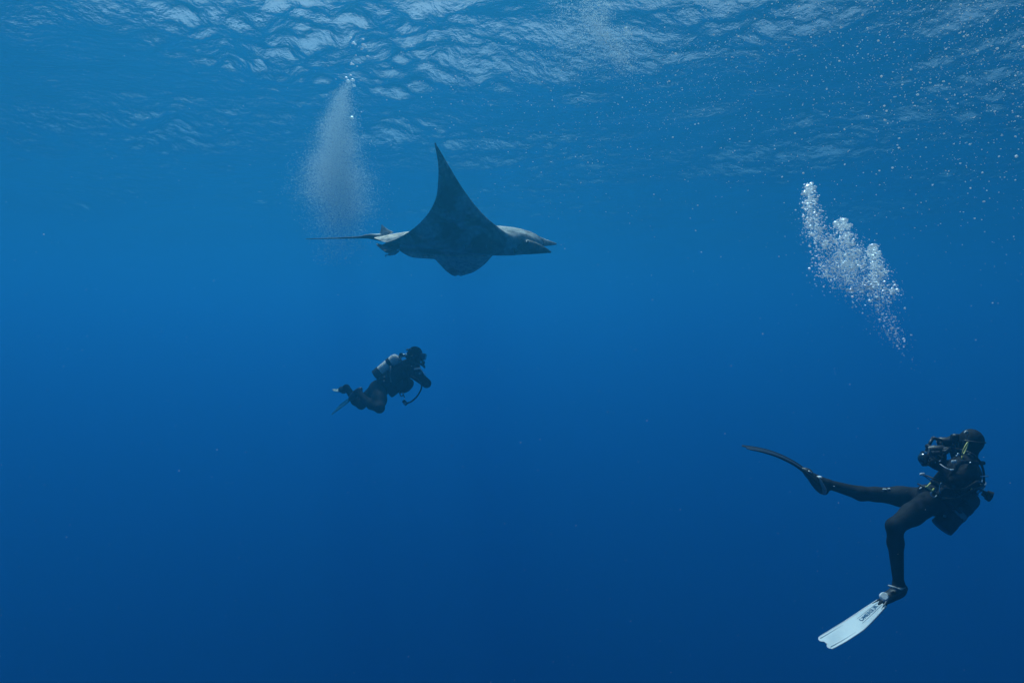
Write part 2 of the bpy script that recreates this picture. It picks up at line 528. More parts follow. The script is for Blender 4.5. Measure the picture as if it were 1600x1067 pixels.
def build_manta():
    root = empty('manta_ray', P(700, 385, 10.2))
    tag(root, 'large manta ray gliding below the surface with one wing raised high', 'manta ray')
    secs = [  # leading edge px, trailing edge px, distance, thickness, head lift
        ((680, 223), (679, 225), 8.70, 0.006), ((690, 240), (684.5, 256), 8.80, 0.022), ((703, 262), (684.5, 284), 8.95, 0.042),
        ((722, 293), (680, 313), 9.15, 0.065), ((745, 324), (664, 340), 9.40, 0.095), ((770, 349), (638, 363), 9.62, 0.15),
        ((803, 371), (607, 378), 9.80, 0.27), ((838, 381), (590, 374), 9.98, 0.40), ((850, 382), (584, 371), 10.2, 0.44),
        ((838, 380), (590, 373), 10.42, 0.40), ((803, 384), (612, 384), 10.62, 0.25), ((776, 394), (643, 402), 10.85, 0.15),
        ((767, 402), (674, 403), 11.05, 0.095), ((757, 413), (687, 413), 11.3, 0.06), ((741, 424.5), (697, 423.5), 11.55, 0.03),
        ((722, 431), (707, 430.5), 11.7, 0.006)]
    n = 7
    LE = spline([P(a[0], a[1], d) for a, b, d, t in secs], n)
    TE = spline([P(b[0], b[1], d) for a, b, d, t in secs], n)
    TH = [v.x for v in spline([(t, 0, 0) for a, b, d, t in secs], n)]
    M = len(LE); K = 34
    cs = [(1 - math.cos(math.pi * k / K)) / 2 for k in range(K + 1)]
    def naca(c): return 2 * (0.2969 * math.sqrt(c) - 0.126 * c - 0.3516 * c * c + 0.2843 * c ** 3 - 0.1036 * c ** 4) / 0.2
    V, Fc, A = [], [], []
    rnd = random.Random(5)
    mid = M // 2
    for i in range(M):
        sp = ((LE[min(i + 1, M - 1)] + TE[min(i + 1, M - 1)]) - (LE[max(i - 1, 0)] + TE[max(i - 1, 0)])).normalized()
        ch = (TE[i] - LE[i]).normalized()
        nn = sp.cross(-ch).normalized()                  # dorsal side
        if nn.z < 0 and 0.3 < i / M < 0.7: nn = -nn
        for sd in (1, -1):
            for k, c in enumerate(cs):
                g = naca(c)
                if c < 0.28: g = max(g, (c / 0.28) ** 0.36 * min(1.0, max(0.0, TH[i] - 0.2) / 0.15) * naca(0.28))
                th = 0.5 * TH[i] * g * (1.12 if sd > 0 else 0.88)
                p = LE[i].lerp(TE[i], c) + nn * sd * th
                p += Vector((0, 0, 0.012 * math.sin(c * 9 + i * 0.4) * (TH[i] < 0.12) * math.sin(math.pi * c)))
                V.append(p); A.append(1.0 if (sd > 0 and c > 0.05 and i > 7.6 * n) else (1.0 if sd > 0 and i > 6.8 * n and c > 0.8 else 0.0))  # pale tone kept to the strip of back that catches the sun
    Q = 2 * (K + 1)
    for i in range(M - 1):
        for k in range(K):
            a = i * Q + k; b = a + Q
            Fc.append((a, a + 1, b + 1, b))
            a = i * Q + K + 1 + k; b = a + Q
            Fc.append((a, b, b + 1, a + 1))
    def sweep(pts, rads, flat, axis, dors, seg=14):
        c = spline(pts, 6); m = len(c); base = len(V); ax = Vector(axis).normalized()
        for i, q in enumerate(c):
            t = (c[min(i + 1, m - 1)] - c[max(i - 1, 0)]).normalized()
            b = (ax - t * ax.dot(t)).normalized(); a = t.cross(b)
            f = i / (m - 1) * (len(rads) - 1); j = min(int(f), len(rads) - 2)
            r = rads[j] + (rads[j + 1] - rads[j]) * (f - j)
            for s in range(seg):
                w = 2 * math.pi * s / seg
                V.append(q + b * math.cos(w) * r + a * math.sin(w) * r * flat); A.append(dors)
        for i in range(m - 1):
            for s in range(seg):
                s2 = (s + 1) % seg
                Fc.append((base + i * seg + s, base + i * seg + s2, base + (i + 1) * seg + s2, base + (i + 1) * seg + s))
        Fc.append(tuple(base + s for s in range(seg))[::-1]); Fc.append(tuple(base + (m - 1) * seg + s for s in range(seg)))
    # cephalic fins either side of the mouth
    sweep([P(806, 378, 10.34), P(832, 377, 10.42), P(852, 379.5, 10.4), P(869.5, 381.5, 10.34)], [0.13, 0.105, 0.055, 0.012], 0.3, (0, 0.15, 1), 0.0)
    sweep([P(806, 384, 9.94), P(830, 387, 9.86), P(848, 390.5, 9.86), P(861, 394, 9.9)], [0.13, 0.10, 0.055, 0.012], 0.35, (0, 0.1, 1), 0.0)
    # tail, dorsal fin, pelvic fins and clasper
    sweep([P(606, 372, 10.2), P(588, 370.5, 10.2), P(574, 369.5, 10.2), P(560, 371, 10.2), P(530, 372, 10.18), P(478, 373.5, 10.15)], [0.07, 0.05, 0.032, 0.018, 0.012, 0.005], 0.8, (0, 0, 1), 0.0, 10)
    sweep([P(603, 368, 10.2), P(600.5, 362, 10.2), P(598.5, 357, 10.2), P(596.5, 351.5, 10.2)], [0.125, 0.07, 0.035, 0.005], 0.14, (1, 0, 0), 0.0)
    sweep([P(622, 381, 10.05), P(608, 384, 9.98), P(598, 386, 9.95), P(588, 381, 9.95)], [0.11, 0.085, 0.06, 0.015], 0.22, (0, 0.6, 0.6), 0.0)
    sweep([P(622, 384, 10.4), P(612, 390, 10.45), P(604, 391, 10.5), P(596, 389, 10.5)], [0.10, 0.08, 0.05, 0.015], 0.22, (0, 0.6, 0.6), 0.0)
    body = mesh_obj('body', V, Fc, manta_material(), root)
    bm = bmesh.new(); bm.from_mesh(body.data); bmesh.ops.recalc_face_normals(bm, faces=bm.faces); bm.to_mesh(body.data); bm.free()
    body.data.polygons.foreach_set('use_smooth', [True] * len(body.data.polygons))
    at = body.data.attributes.new('dorsal', 'FLOAT', 'POINT'); at.data.foreach_set('value', A)
    lathe('eye', P(823, 379, 9.86), P(823, 379, 9.80), [(0, 0.03), (0.5, 0.028), (0.8, 0.018), (1, 0.006)], RUBBER, root, 12)
    lathe('eye', P(823, 377, 10.58), P(823, 377, 10.64), [(0, 0.03), (0.5, 0.028), (0.8, 0.018), (1, 0.006)], RUBBER, root, 12)
    for k, x in enumerate((726, 737, 748, 759)):          # gill slits on the belly side
        tube('gill_slit', [P(x, 381 + k * 0.4, 9.72 - 0.004 * k), P(x + 2, 386, 9.735), P(x + 1, 391, 9.79)], [0.004, 0.010, 0.004], RUBBER, root, 6, 4)
    # small pale remora hanging under the pelvic fins
    rem = empty('remora_fish', P(611, 394, 10.1))
    tag(rem, 'small pale remora fish hanging beneath the manta near its tail', 'fish')
    F = Field(0.008)
    F.chain([P(622, 393, 10.1), P(616, 395, 10.1), P(610, 397, 10.1), P(605, 399, 10.1)], [0.018, 0.03, 0.022, 0.008], 0.02)
    F.build('body', simple_mat('remora_skin', (0.42, 0.44, 0.44), 0.45), rem)
    tube('tail_fin', [P(605, 397, 10.1), P(602.5, 399.5, 10.1), P(603.5, 402.5, 10.1)], [0.006, 0.016, 0.004], GREYRUB, rem, 8, 4, 0.3)
build_manta()

# ------------------------------------------------------------------ second stage, mask
def dive_mask(parent, c, f, r, u, s=1.0, frame_mat=RUBBER):
    c = Vector(c) + f * 0.098 * s + u * 0.026 * s
    fr = block('mask', c + f * 0.018 * s, (f, r, u), (0.06 * s, 0.165 * s, 0.092 * s), frame_mat, parent, 0.42, 4)
    block('lens', c + f * 0.049 * s, (f, r, u), (0.008, 0.142 * s, 0.070 * s), GLASS, fr, 0.4, 2)
    pts = []
    for i in range(15):
        w = R(-100 + 200 * i / 14 + 180)
        pts.append(c - f * 0.098 * s + f * math.cos(w) * 0.109 * s + r * math.sin(w) * 0.094 * s)
    tube('strap', pts, 0.006, frame_mat, fr, 8, 2)
    return fr

def regulator(parent, c, f, r, u):
    c = Vector(c) + f * 0.125 - u * 0.062
    o = lathe('regulator', c, c + f * 0.05, [(0, 0.018), (0.1, 0.03), (0.5, 0.036), (0.8, 0.034), (1, 0.02)], RUBBER, parent, 18)
    block('exhaust_tee', c + f * 0.018 - u * 0.03, (f, r, u), (0.03, 0.095, 0.024), RUBBER, o, 0.4)
    return c

# ------------------------------------------------------------------ diver leaning back with the white fin
def diver_near():
    D0 = 5.8
    root = empty('person', P(1455, 785, D0))
    tag(root, 'diver in black wetsuit leaning back with camera and one white long fin', 'person')
    F = Field(0.0068)
    pel = P(1457, 784, 5.82); ab = P(1475, 764, 5.82); ch = P(1496, 742, 5.82); nk = P(1513, 720, 5.83); hd = P(1517.5, 693, 5.83)
    up = (ch - pel).normalized(); fw = Vector((-up.z, 0.05, up.x)).normalized(); sd = fw.cross(up)
    F.ell(pel, (fw, sd, up), (0.112, 0.155, 0.12), 0.05)
    F.ell(ab, (fw, sd, up), (0.105, 0.14, 0.15), 0.06)
    F.ell(ch, (fw, sd, up), (0.118, 0.165, 0.165), 0.06)
    F.cone(ch + up * 0.10, nk, 0.085, 0.062, 0.05).cone(nk, hd - Vector((0, 0, 0.03)), 0.06, 0.062, 0.03)
    hf, hr, hu = add_head(F, hd, Vector((-0.50, 0.86, 0.04)), Vector((0.10, 0, 1)), 0.92)
    # near (left) arm to the camera housing, far (right) arm raised over it
    LS, LE_, LW = P(1512, 738, 5.63), P(1492, 752, 5.50), P(1473, 731, 5.60)
    RS, RE, RW = P(1503, 726, 6.02), P(1488, 690, 6.12), P(1474, 699, 5.98)
    F.cone(ch + up * 0.07, LS, 0.09, 0.068, 0.05).chain([LS, LE_, LW], [0.064, 0.047, 0.033], 0.03)
    F.cone(ch + up * 0.07, RS, 0.09, 0.068, 0.05).chain([RS, RE, RW], [0.064, 0.047, 0.033], 0.03)
    add_hand(F, LW, (-0.85, 0.2, 0.5), (0.2, 1, 0.2), 55, -1)
    add_hand(F, RW, (-0.9, -0.3, -0.3), (0, -1, -0.2), 55, 1)
    # near leg bent at the knee, far leg stretched forward
    LH, LK, LA = P(1451, 786, 5.72), P(1398, 822, 5.58), P(1404, 912, 5.62)
    F.cone(LH, LH.lerp(LK, 0.5), 0.098, 0.086, 0.05).cone(LH.lerp(LK, 0.5), LK, 0.086, 0.066, 0.04)
    F.cone(LK, LK.lerp(LA, 0.3) + Vector((0.008, 0.02, 0)), 0.064, 0.060, 0.03).cone(LK.lerp(LA, 0.3) + Vector((0.008, 0.02, 0)), LA, 0.060, 0.040, 0.03)
    F.chain([LA, P(1411, 919, 5.64)], [0.04, 0.036], 0.02)
    F.chain([LA, P(1400, 923, 5.60), P(1388, 933, 5.56)], [0.04, 0.04, 0.03], 0.02)
    RH, RK, RA = P(1448, 779, 5.95), P(1368, 772, 6.12), P(1293, 756, 6.25)
    F.cone(RH, RH.lerp(RK, 0.5), 0.098, 0.084, 0.05).cone(RH.lerp(RK, 0.5), RK, 0.084, 0.062, 0.04)
    F.cone(RK, RK.lerp(RA, 0.3) + Vector((0, 0, -0.022)), 0.062, 0.062, 0.03).cone(RK.lerp(RA, 0.3) + Vector((0, 0, -0.022)), RA, 0.062, 0.041, 0.03)
    F.chain([RA, P(1288, 767, 6.26)], [0.041, 0.036], 0.02)
    F.chain([RA, P(1283, 752, 6.27), P(1272, 744, 6.28)], [0.041, 0.04, 0.03], 0.02)
    fc = np.array(hd + hf * 0.10 - hu * 0.01)
    body = F.build('body', NEO, root, lambda c: np.linalg.norm((c - fc) * (1, 1, 0.85), axis=1) < 0.062, SKIN)
    dive_mask(root, hd, hf, hr, hu, 0.93)
    rc = regulator(root, hd, hf, hr, hu)
    # ---- buoyancy vest, harness
    G = Field(0.010)
    G.ell(ch - fw * 0.025 - up * 0.03, (fw, sd, up), (0.125, 0.205, 0.20), 0.05)
    G.ell(ab - fw * 0.04, (fw, sd, up), (0.128, 0.19, 0.16), 0.05)
    G.ell(pel + fw * 0.02 + up * 0.04, (fw, sd, up), (0.125, 0.17, 0.075), 0.05)
    G.cone(LS + up * 0.045 + sd * -0.0, ch + fw * 0.10 - sd * 0.0 + Vector((0, -0.10, 0)), 0.045, 0.035, 0.03)
    G.cone(RS + up * 0.02, ch + fw * 0.10 + Vector((0, 0.10, 0)), 0.045, 0.035, 0.03)
    vest = G.build('buoyancy_vest', NYLON, root)
    for q, w in ((P(1478, 772, 5.60), 0.11), (P(1500, 757, 5.57), 0.09)):
        block('pocket', q, (fw, sd, up), (0.12, 0.05, w), NYLON, vest, 0.3)
    for k in range(3):
        c0 = ab + up * (0.10 - 0.10 * k)
        tube('strap', [c0 + fw * 0.15 + Vector((0, 0.05, 0)), c0 + fw * 0.11 + Vector((0, -0.14, 0)), c0 + Vector((0, -0.207, 0)), c0 - fw * 0.12 + Vector((0, -0.17, 0))], 0.022, RUBBER, vest, 8, 5, 0.35)
    # ---- cylinder on the back
    tb, tt = P(1472, 823, 5.80), P(1523, 771, 5.80)
    tk = lathe('tank', tb, tt, [(0, 0.07), (0.01, 0.086), (0.10, 0.088), (0.105, 0.085), (0.3, 0.085), (0.8, 0.085), (0.88, 0.08), (0.94, 0.066), (0.99, 0.035), (1.0, 0.02)], STEEL_TANK, root, 32)
    ax = (tt - tb).normalized()
    lathe('tank_boot', tb - ax * 0.012, tb + ax * 0.085, [(0, 0.08), (0.05, 0.0895), (0.95, 0.0895), (1, 0.086)], RUBBER, tk)
    for f_ in (0.42, 0.62):
        q = tb.lerp(tt, f_)
        lathe('tank_band', q - ax * 0.022, q + ax * 0.022, [(0, 0.086), (0.05, 0.0885), (0.95, 0.0885), (1, 0.086)], GREYRUB if f_ < 0.5 else RUBBER, tk)
    v0 = tt + ax * 0.0; v1 = tt + ax * 0.085
    vl = lathe('valve', v0, v1, [(0, 0.022), (0.4, 0.02), (0.5, 0.026), (1, 0.024)], CHROME, root, 16)
    lathe('knob', v0 + ax * 0.045 + Vector((0.02, -0.02, -0.01)), v0 + ax * 0.045 + Vector((0.085, -0.06, -0.03)), [(0, 0.012), (0.4, 0.013), (0.42, 0.024), (1, 0.024)], RUBBER, vl, 14)
    fs = lathe('first_stage', v1 - ax * 0.02, v1 + Vector((-0.035, -0.06, 0.045)), [(0, 0.03), (0.3, 0.032), (0.32, 0.026), (0.6, 0.026), (0.62, 0.032), (1, 0.028)], CHROME, root, 18)
    lathe('knob', v1 + Vector((-0.012, -0.02, -0.055)), v1 + Vector((0.045, -0.04, -0.10)), [(0, 0.014), (0.5, 0.015), (0.52, 0.025), (1, 0.025)], RUBBER, fs, 14)
    block('clamp_bar', P(1537.5, 744, 5.6), ((1, 0, 0.02), (0, 1, 0), (0, 0, 1)), (0.072, 0.014, 0.009), CHROME, fs, 0.3)
    # ---- hoses
    vq = v1 + Vector((0, -0.03, 0.01))
    tube('hose', [vq, P(1536, 733, 5.62), P(1527, 716, 5.58), P(1512, 706, 5.62), rc + hf * 0.02], 0.0095, RUBBER, root)
    tube('hose', [vq, P(1528, 752, 5.50), P(1505, 764, 5.46), P(1478, 762, 5.52), P(1462, 752, 5.62)], 0.009, RUBBER, root)
    tube('hose', [vq, P(1522, 764, 5.48), P(1496, 778, 5.50), P(1472, 778, 5.58)], 0.008, RUBBER, root)
    tube('inflator_hose', [nk + Vector((0.06, -0.10, 0.0)), P(1503, 722, 5.54), P(1492, 734, 5.50), P(1481, 748, 5.52)], 0.017, NYLON, root)
    ring('yellow_hose_loop', P(1508.3, 700.5, 5.60), (0.40, 0, 0.9), (0.72, 0.6, -0.3), 0.052, 0.024, 0.0052, YELLOW, root)
    tube('yellow_hose_end', [P(1503, 712.5, 5.60), P(1503, 718.5, 5.60)], 0.0050, YELLOW, root, 8)
    tube('neck_band', [P(1511, 709, 5.66), P(1515, 710, 5.63), P(1520, 713, 5.66)], 0.006, GREYRUB, root, 6)
    # ---- clips, rings and buckles
    yb = P(1450, 761, 5.56)
    block('buckle_bar', P(1452, 763.5, 5.56), ((0.80, 0, -0.55), (0, 1, 0), (0.55, 0, 0.8)), (0.068, 0.012, 0.012), YELLOW, vest, 0.25)
    block('buckle_bar', P(1451.3, 757.5, 5.56), ((0.68, 0, 0.73), (0, 1, 0), (-0.73, 0, 0.68)), (0.050, 0.012, 0.009), YELLOW, vest, 0.25)
    block('buckle_bar', P(1458, 765, 5.56), ((0.6, 0, 0.8), (0, 1, 0), (-0.8, 0, 0.6)), (0.030, 0.012, 0.009), YELLOW, vest, 0.25)
    ring('d_ring', P(1459, 772, 5.56), (1, 0, 0), (0, 0.2, 1), 0.024, 0.022, 0.0034, CHROME, vest, (110, 330))
    ring('d_ring', P(1472, 762, 5.56), (1, 0, 0), (0.2, 0.2, 1), 0.022, 0.044, 0.0034, CHROME, vest, (90, 260))
    block('clip', P(1441, 740.5, 5.66), ((1, 0, 0.15), (0, 1, 0), (0, 0, 1)), (0.040, 0.022, 0.020), PALE, vest, 0.4)
    block('clip', P(1438.5, 762.5, 5.7), ((0.8, 0, 0.6), (0, 1, 0), (-0.6, 0, 0.8)), (0.024, 0.012, 0.010), PALE, vest, 0.4)
    tube('clip_cord', [P(1441, 741, 5.67), P(1448, 746, 5.66), P(1456, 752, 5.64)], 0.004, RUBBER, vest, 6)
    block('clip', P(1490.5, 721, 5.50), ((1, 0, 0.1), (0, 1, 0), (0, 0, 1)), (0.042, 0.022, 0.024), PALE, vest, 0.4)
    block('clip', P(1497.5, 709.5, 5.54), ((1, 0, 0), (0, 1, 0), (0, 0, 1)), (0.022, 0.014, 0.014), CHROME, vest, 0.4)
    block('clip', P(1495, 711.8, 5.54), ((1, 0, 0.4), (0, 1, 0), (-0.4, 0, 1)), (0.020, 0.012, 0.010), CHROME, vest, 0.4)
    block('clip', P(1518, 765, 5.54), ((0.3, 0, 1), (0, 1, 0), (1, 0, -0.3)), (0.024, 0.014, 0.016), YELLOW, vest, 0.4)
    block('clip', P(1516, 722.5, 5.53), ((1, 0, 0.4), (0, 1, 0), (-0.4, 0, 1)), (0.014, 0.012, 0.012), CHROME, vest, 0.4)
    tube('lanyard', [P(1469, 725, 5.52), P(1478, 731, 5.45), P(1486, 734, 5.42)], 0.0042, PALE, vest, 8)
    block('clip', P(1487.5, 733.8, 5.42), ((1, 0, 0.1), (0, 1, 0), (0, 0, 1)), (0.028, 0.014, 0.012), PALE, vest, 0.4)
    block('clip', P(1476, 806, 5.69), ((1, 0, 0), (0, 1, 0), (0, 0, 1)), (0.022, 0.014, 0.02), GREYRUB, vest, 0.4)
    tube('hood_highlight', [P(1507, 677, 5.72), P(1510, 674.5, 5.73), P(1512.5, 677, 5.74)], [0.008, 0.014, 0.008], GREYRUB, root, 8)  # grey bead standing in for the highlight at the top of the mask
    block('knee_print', P(1382.5, 764.2, 6.045), ((1, 0, -0.05), (0, 1, 0.4), (0.05, -0.4, 1)), (0.034, 0.012, 0.010), PALE, root, 0.3)
    block('knee_print', P(1389, 763.3, 6.035), ((1, 0, -0.05), (0, 1, 0.4), (0.05, -0.4, 1)), (0.022, 0.012, 0.008), PALE, root, 0.3)

    # ---- white fin on the near foot
    pts = [((1371, 937.5), (1384.5, 946.5), 5.545), ((1349, 951.5), (1367, 966), 5.51), ((1327, 966), (1349.5, 983.5), 5.48), ((1301, 982), (1324, 1000.5), 5.46), ((1276, 997), (1298, 1015), 5.45)]
    cen, wid, half = [], [], []
    for a, b, d in pts:
        tilt = 0.088 if a[0] > 1360 else 0.10
        A_ = P(a[0], a[1], d + tilt); B_ = P(b[0], b[1], d - tilt)
        cen.append((A_ + B_) / 2); wid.append((A_ - B_).normalized()); half.append((A_ - B_).length / 2)
    fin, C, Wd, Hw, Nn = make_fin(root, cen, wid, half, (0.010, 0.005), WHITE)
    fin['label'] = 'white fin blade with dark blue lettering'
    m = len(C)
    sgn = 1 if Nn[m // 2].y < 0 else -1
    def onblade(i, x, lift):
        return C[i] + Wd[i] * Hw[i] * x + Nn[i] * sgn * lift
    for x, i0, i1 in ((-0.42, 1, 15), (0.42, 1, 15)):
        tube('groove', [onblade(i, x * (1 - 0.1 * i / m), 0.0046) for i in range(i0, i1)], [0.0042, 0.0016], INK, fin, 6, 1, 0.5)
    for x, i0, i1 in ((-0.74, 19, m - 1), (0.74, 20, m - 1)):
        tube('groove', [onblade(i, x, 0.0032) for i in range(i0, i1)], [0.0016, 0.004], INK, fin, 6, 1, 0.5)
    for x in (-1.0, 1.0):
        tube('side_rail', [onblade(i, x, 0.0) for i in range(0, m - 1)], [0.008, 0.004], WHITE, fin, 8, 1)
    cu = bpy.data.curves.new('lettering', 'FONT'); cu.body = 'OMERSUB'; cu.size = 0.072; cu.extrude = 0.0004
    cu.align_x = 'CENTER'; cu.align_y = 'CENTER'; cu.space_character = 0.92; cu.offset = 0.0016
    to = bpy.data.objects.new('tmp', cu); sc.collection.objects.link(to)
    bpy.context.view_layer.update()
    me = bpy.data.meshes.new_from_object(to); bpy.data.objects.remove(to)
    me.name = 'lettering'
    zax = Nn[7] * sgn
    xax = (C[1] - C[13]).normalized(); xax = (xax - zax * xax.dot(zax)).normalized(); yax = zax.cross(xax)
    Mx = Matrix((xax, yax, zax)).transposed().to_4x4()
    wtx = max(v.co.x for v in me.vertices) - min(v.co.x for v in me.vertices)
    k = (C[3] - C[13]).length * 1.12 / wtx
    for v in me.vertices:
        q = v.co * k
        s = 8 - q.x / (C[3] - C[13]).length * 10
        j = max(0, min(m - 2, int(s))); base = C[j].lerp(C[j + 1], s - j)
        v.co = base + yax * q.y * 1.35 + Nn[j] * sgn * (0.0056 + q.z)
    me.materials.clear(); me.materials.append(INK)
    link(bpy.data.objects.new('lettering', me), fin)
    # foot pocket
    G = Field(0.006)
    h0, h1, h2 = P(1412, 919, 5.64), P(1399, 924, 5.60), P(1386, 934, 5.56)
    ff = (h2 - h0).normalized(); fs_ = Wd[0]; fu = ff.cross(fs_).normalized()
    G.ell(h0.lerp(h2, 0.35), (ff, fs_, fu), (0.09, 0.055, 0.052), 0.02)
    G.ell(h0.lerp(h2, 0.75), (ff, fs_, fu), (0.085, 0.062, 0.042), 0.03)
    G.cone(h2, C[0].lerp(C[2], 0.5), 0.04, 0.018, 0.03)
    for q in (-1, 1):
        G.cone(h2 + fs_ * 0.03 * q, C[3] + Wd[3] * Hw[3] * q * 0.95, 0.018, 0.007, 0.01)
    G.build('foot_pocket', RUBBER, fin)
    lathe('roundel', P(1381, 932, 5.49), P(1381, 932, 5.49) + Vector((-0.004, -0.016, 0.012)), [(0, 0.034), (0.6, 0.033), (1, 0.026)], PALE, fin, 24)
    tube('ankle_trim', [P(1390, 915, 5.57), P(1397, 917.5, 5.53), P(1404, 920, 5.55), P(1413, 916, 5.62)], [0.02, 0.024, 0.024, 0.016], GREYRUB, fin, 10, 6, 0.45)

    # ---- dark fin on the far foot, seen almost edge-on
    c2 = [P(1274, 750, 6.28), P(1254, 733, 6.30), P(1232, 719, 6.30), P(1208, 708.5, 6.30), P(1186, 702.5, 6.28), P(1163, 698.5, 6.26)]
    w2 = [Vector((0.10, 1, 0.22)), Vector((0.08, 1, 0.20)), Vector((0.05, 1, 0.13)), Vector((0.03, 1, 0.09)), Vector((0.02, 1, 0.05)), Vector((0, 1, 0.03))]
    fin2, C2, W2, H2, N2 = make_fin(root, c2, w2, [0.07, 0.088, 0.10, 0.105, 0.105, 0.10], (0.016, 0.006), RUBBER)
    fin2['label'] = 'dark long fin on the stretched leg'
    for x in (-1, 1):
        tube('side_rail', [C2[i] + W2[i] * H2[i] * x for i in range(len(C2) - 1)], [0.016, 0.005], RUBBER, fin2, 8, 1)
    G = Field(0.006)
    a0, a1 = P(1287, 769, 6.26), P(1262, 738, 6.29)
    ff = (a1 - a0).normalized(); fs_ = Vector((0.1, 1, 0.2)).normalized(); fu = ff.cross(fs_).normalized()
    G.ell(a0.lerp(a1, 0.35), (ff, fs_, fu), (0.10, 0.055, 0.045), 0.02)
    G.ell(a0.lerp(a1, 0.8), (ff, fs_, fu), (0.09, 0.062, 0.036), 0.03)
    G.cone(a1, C2[8], 0.034, 0.014, 0.03)
    G.build('foot_pocket', RUBBER, fin2)
    tube('ankle_trim', [P(1280, 745.5, 6.20), P(1283, 753, 6.19), P(1288, 764, 6.20), P(1287, 771, 6.24)], [0.014, 0.018, 0.022, 0.020], GREYRUB, fin2, 10, 6, 0.45)
    block('buckle', P(1280.5, 745, 6.22), ((1, 0, 0), (0, 1, 0), (0, 0, 1)), (0.032, 0.05, 0.014), PALE, fin2, 0.3)
    block('buckle', P(1265, 736.5, 6.25), ((0.8, 0, -0.5), (0, 1, 0), (0.5, 0, 0.8)), (0.026, 0.04, 0.012), PALE, fin2, 0.3)

    # ---- underwater camera held in both hands (a thing of its own)
    cm = empty('underwater_camera', P(1457, 712, 5.78))
    tag(cm, 'black underwater camera housing with strobe arms held up by the leaning diver', 'camera')
    cf = Vector((-1, 0.12, 0.02)).normalized(); cs_ = Vector((0.12, 1, 0)).normalized(); cu_ = cf.cross(cs_) * -1
    if cu_.z < 0: cu_ = -cu_
    c0 = P(1463, 717, 5.79)
    hs = block('housing', c0, (cf, cs_, cu_), (0.09, 0.19, 0.125), RUBBER, cm, 0.25)
    lathe('port', c0 + cf * 0.05, c0 + cf * 0.115, [(0, 0.055), (0.5, 0.052), (0.52, 0.064), (0.9, 0.064), (1, 0.05)], RUBBER, hs)
    lathe('port_glass', c0 + cf * 0.112, c0 + cf * 0.145, [(0, 0.05), (0.4, 0.044), (0.8, 0.026), (1, 0.006)], GLASS, hs)
    for q in (-1, 1):
        g0 = c0 + cs_ * 0.145 * q
        tube('handle', [g0 - cu_ * 0.065 - cs_ * 0.05 * q, g0 - cu_ * 0.06, g0 + cu_ * 0.03 + cf * 0.01, g0 + cu_ * 0.085], 0.016, RUBBER, cm)
        top = g0 + cu_ * 0.085
        e1, e2 = ((top + Vector((0.03, -0.01, 0.03)), P(1467, 703, 5.72)) if q < 0 else (top + Vector((0.06, 0.03, 0.07)), P(1478, 690, 5.98)))
        ar = tube('strobe_arm', [top, e1], 0.014, RUBBER, cm, 10)
        tube('strobe_arm', [e1, e2], 0.014, RUBBER, cm, 10)
        lathe('clamp', top + Vector((0, -0.022, 0)), top + Vector((0, 0.022, 0)), [(0, 0.016), (0.2, 0.02), (0.8, 0.02), (1, 0.016)], RUBBER, ar, 12)
        sdir = Vector((-0.8, 0.55, -0.2)).normalized()
        st = lathe('strobe', e2 - sdir * 0.045, e2 + sdir * 0.065, [(0, 0.03), (0.1, 0.038), (0.6, 0.042), (0.62, 0.046), (1, 0.044)], RUBBER, cm)
        lathe('diffuser', e2 + sdir * 0.063, e2 + sdir * 0.070, [(0, 0.042), (1, 0.036)], GREYRUB, st)
    lathe('focus_light', c0 + cu_ * 0.09 + Vector((-0.05, -0.12, -0.02)), c0 + cu_ * 0.09 + Vector((-0.125, -0.13, -0.03)), [(0, 0.02), (0.6, 0.022), (0.62, 0.028), (1, 0.026)], RUBBER, cm)
    block('shutter_lever', P(1446.5, 707.5, 5.62), (cf, cs_, cu_), (0.022, 0.012, 0.022), CHROME, hs, 0.3)
    block('shutter_lever', P(1462, 721.5, 5.60), ((0.7, 0, 0.7), (0, 1, 0), (-0.7, 0, 0.7)), (0.024, 0.010, 0.008), CHROME, hs, 0.3)
    block('shutter_lever', P(1468.5, 720, 5.58), ((0.9, 0, 0.3), (0, 1, 0), (-0.3, 0, 0.9)), (0.018, 0.010, 0.008), CHROME, hs, 0.3)
diver_near()

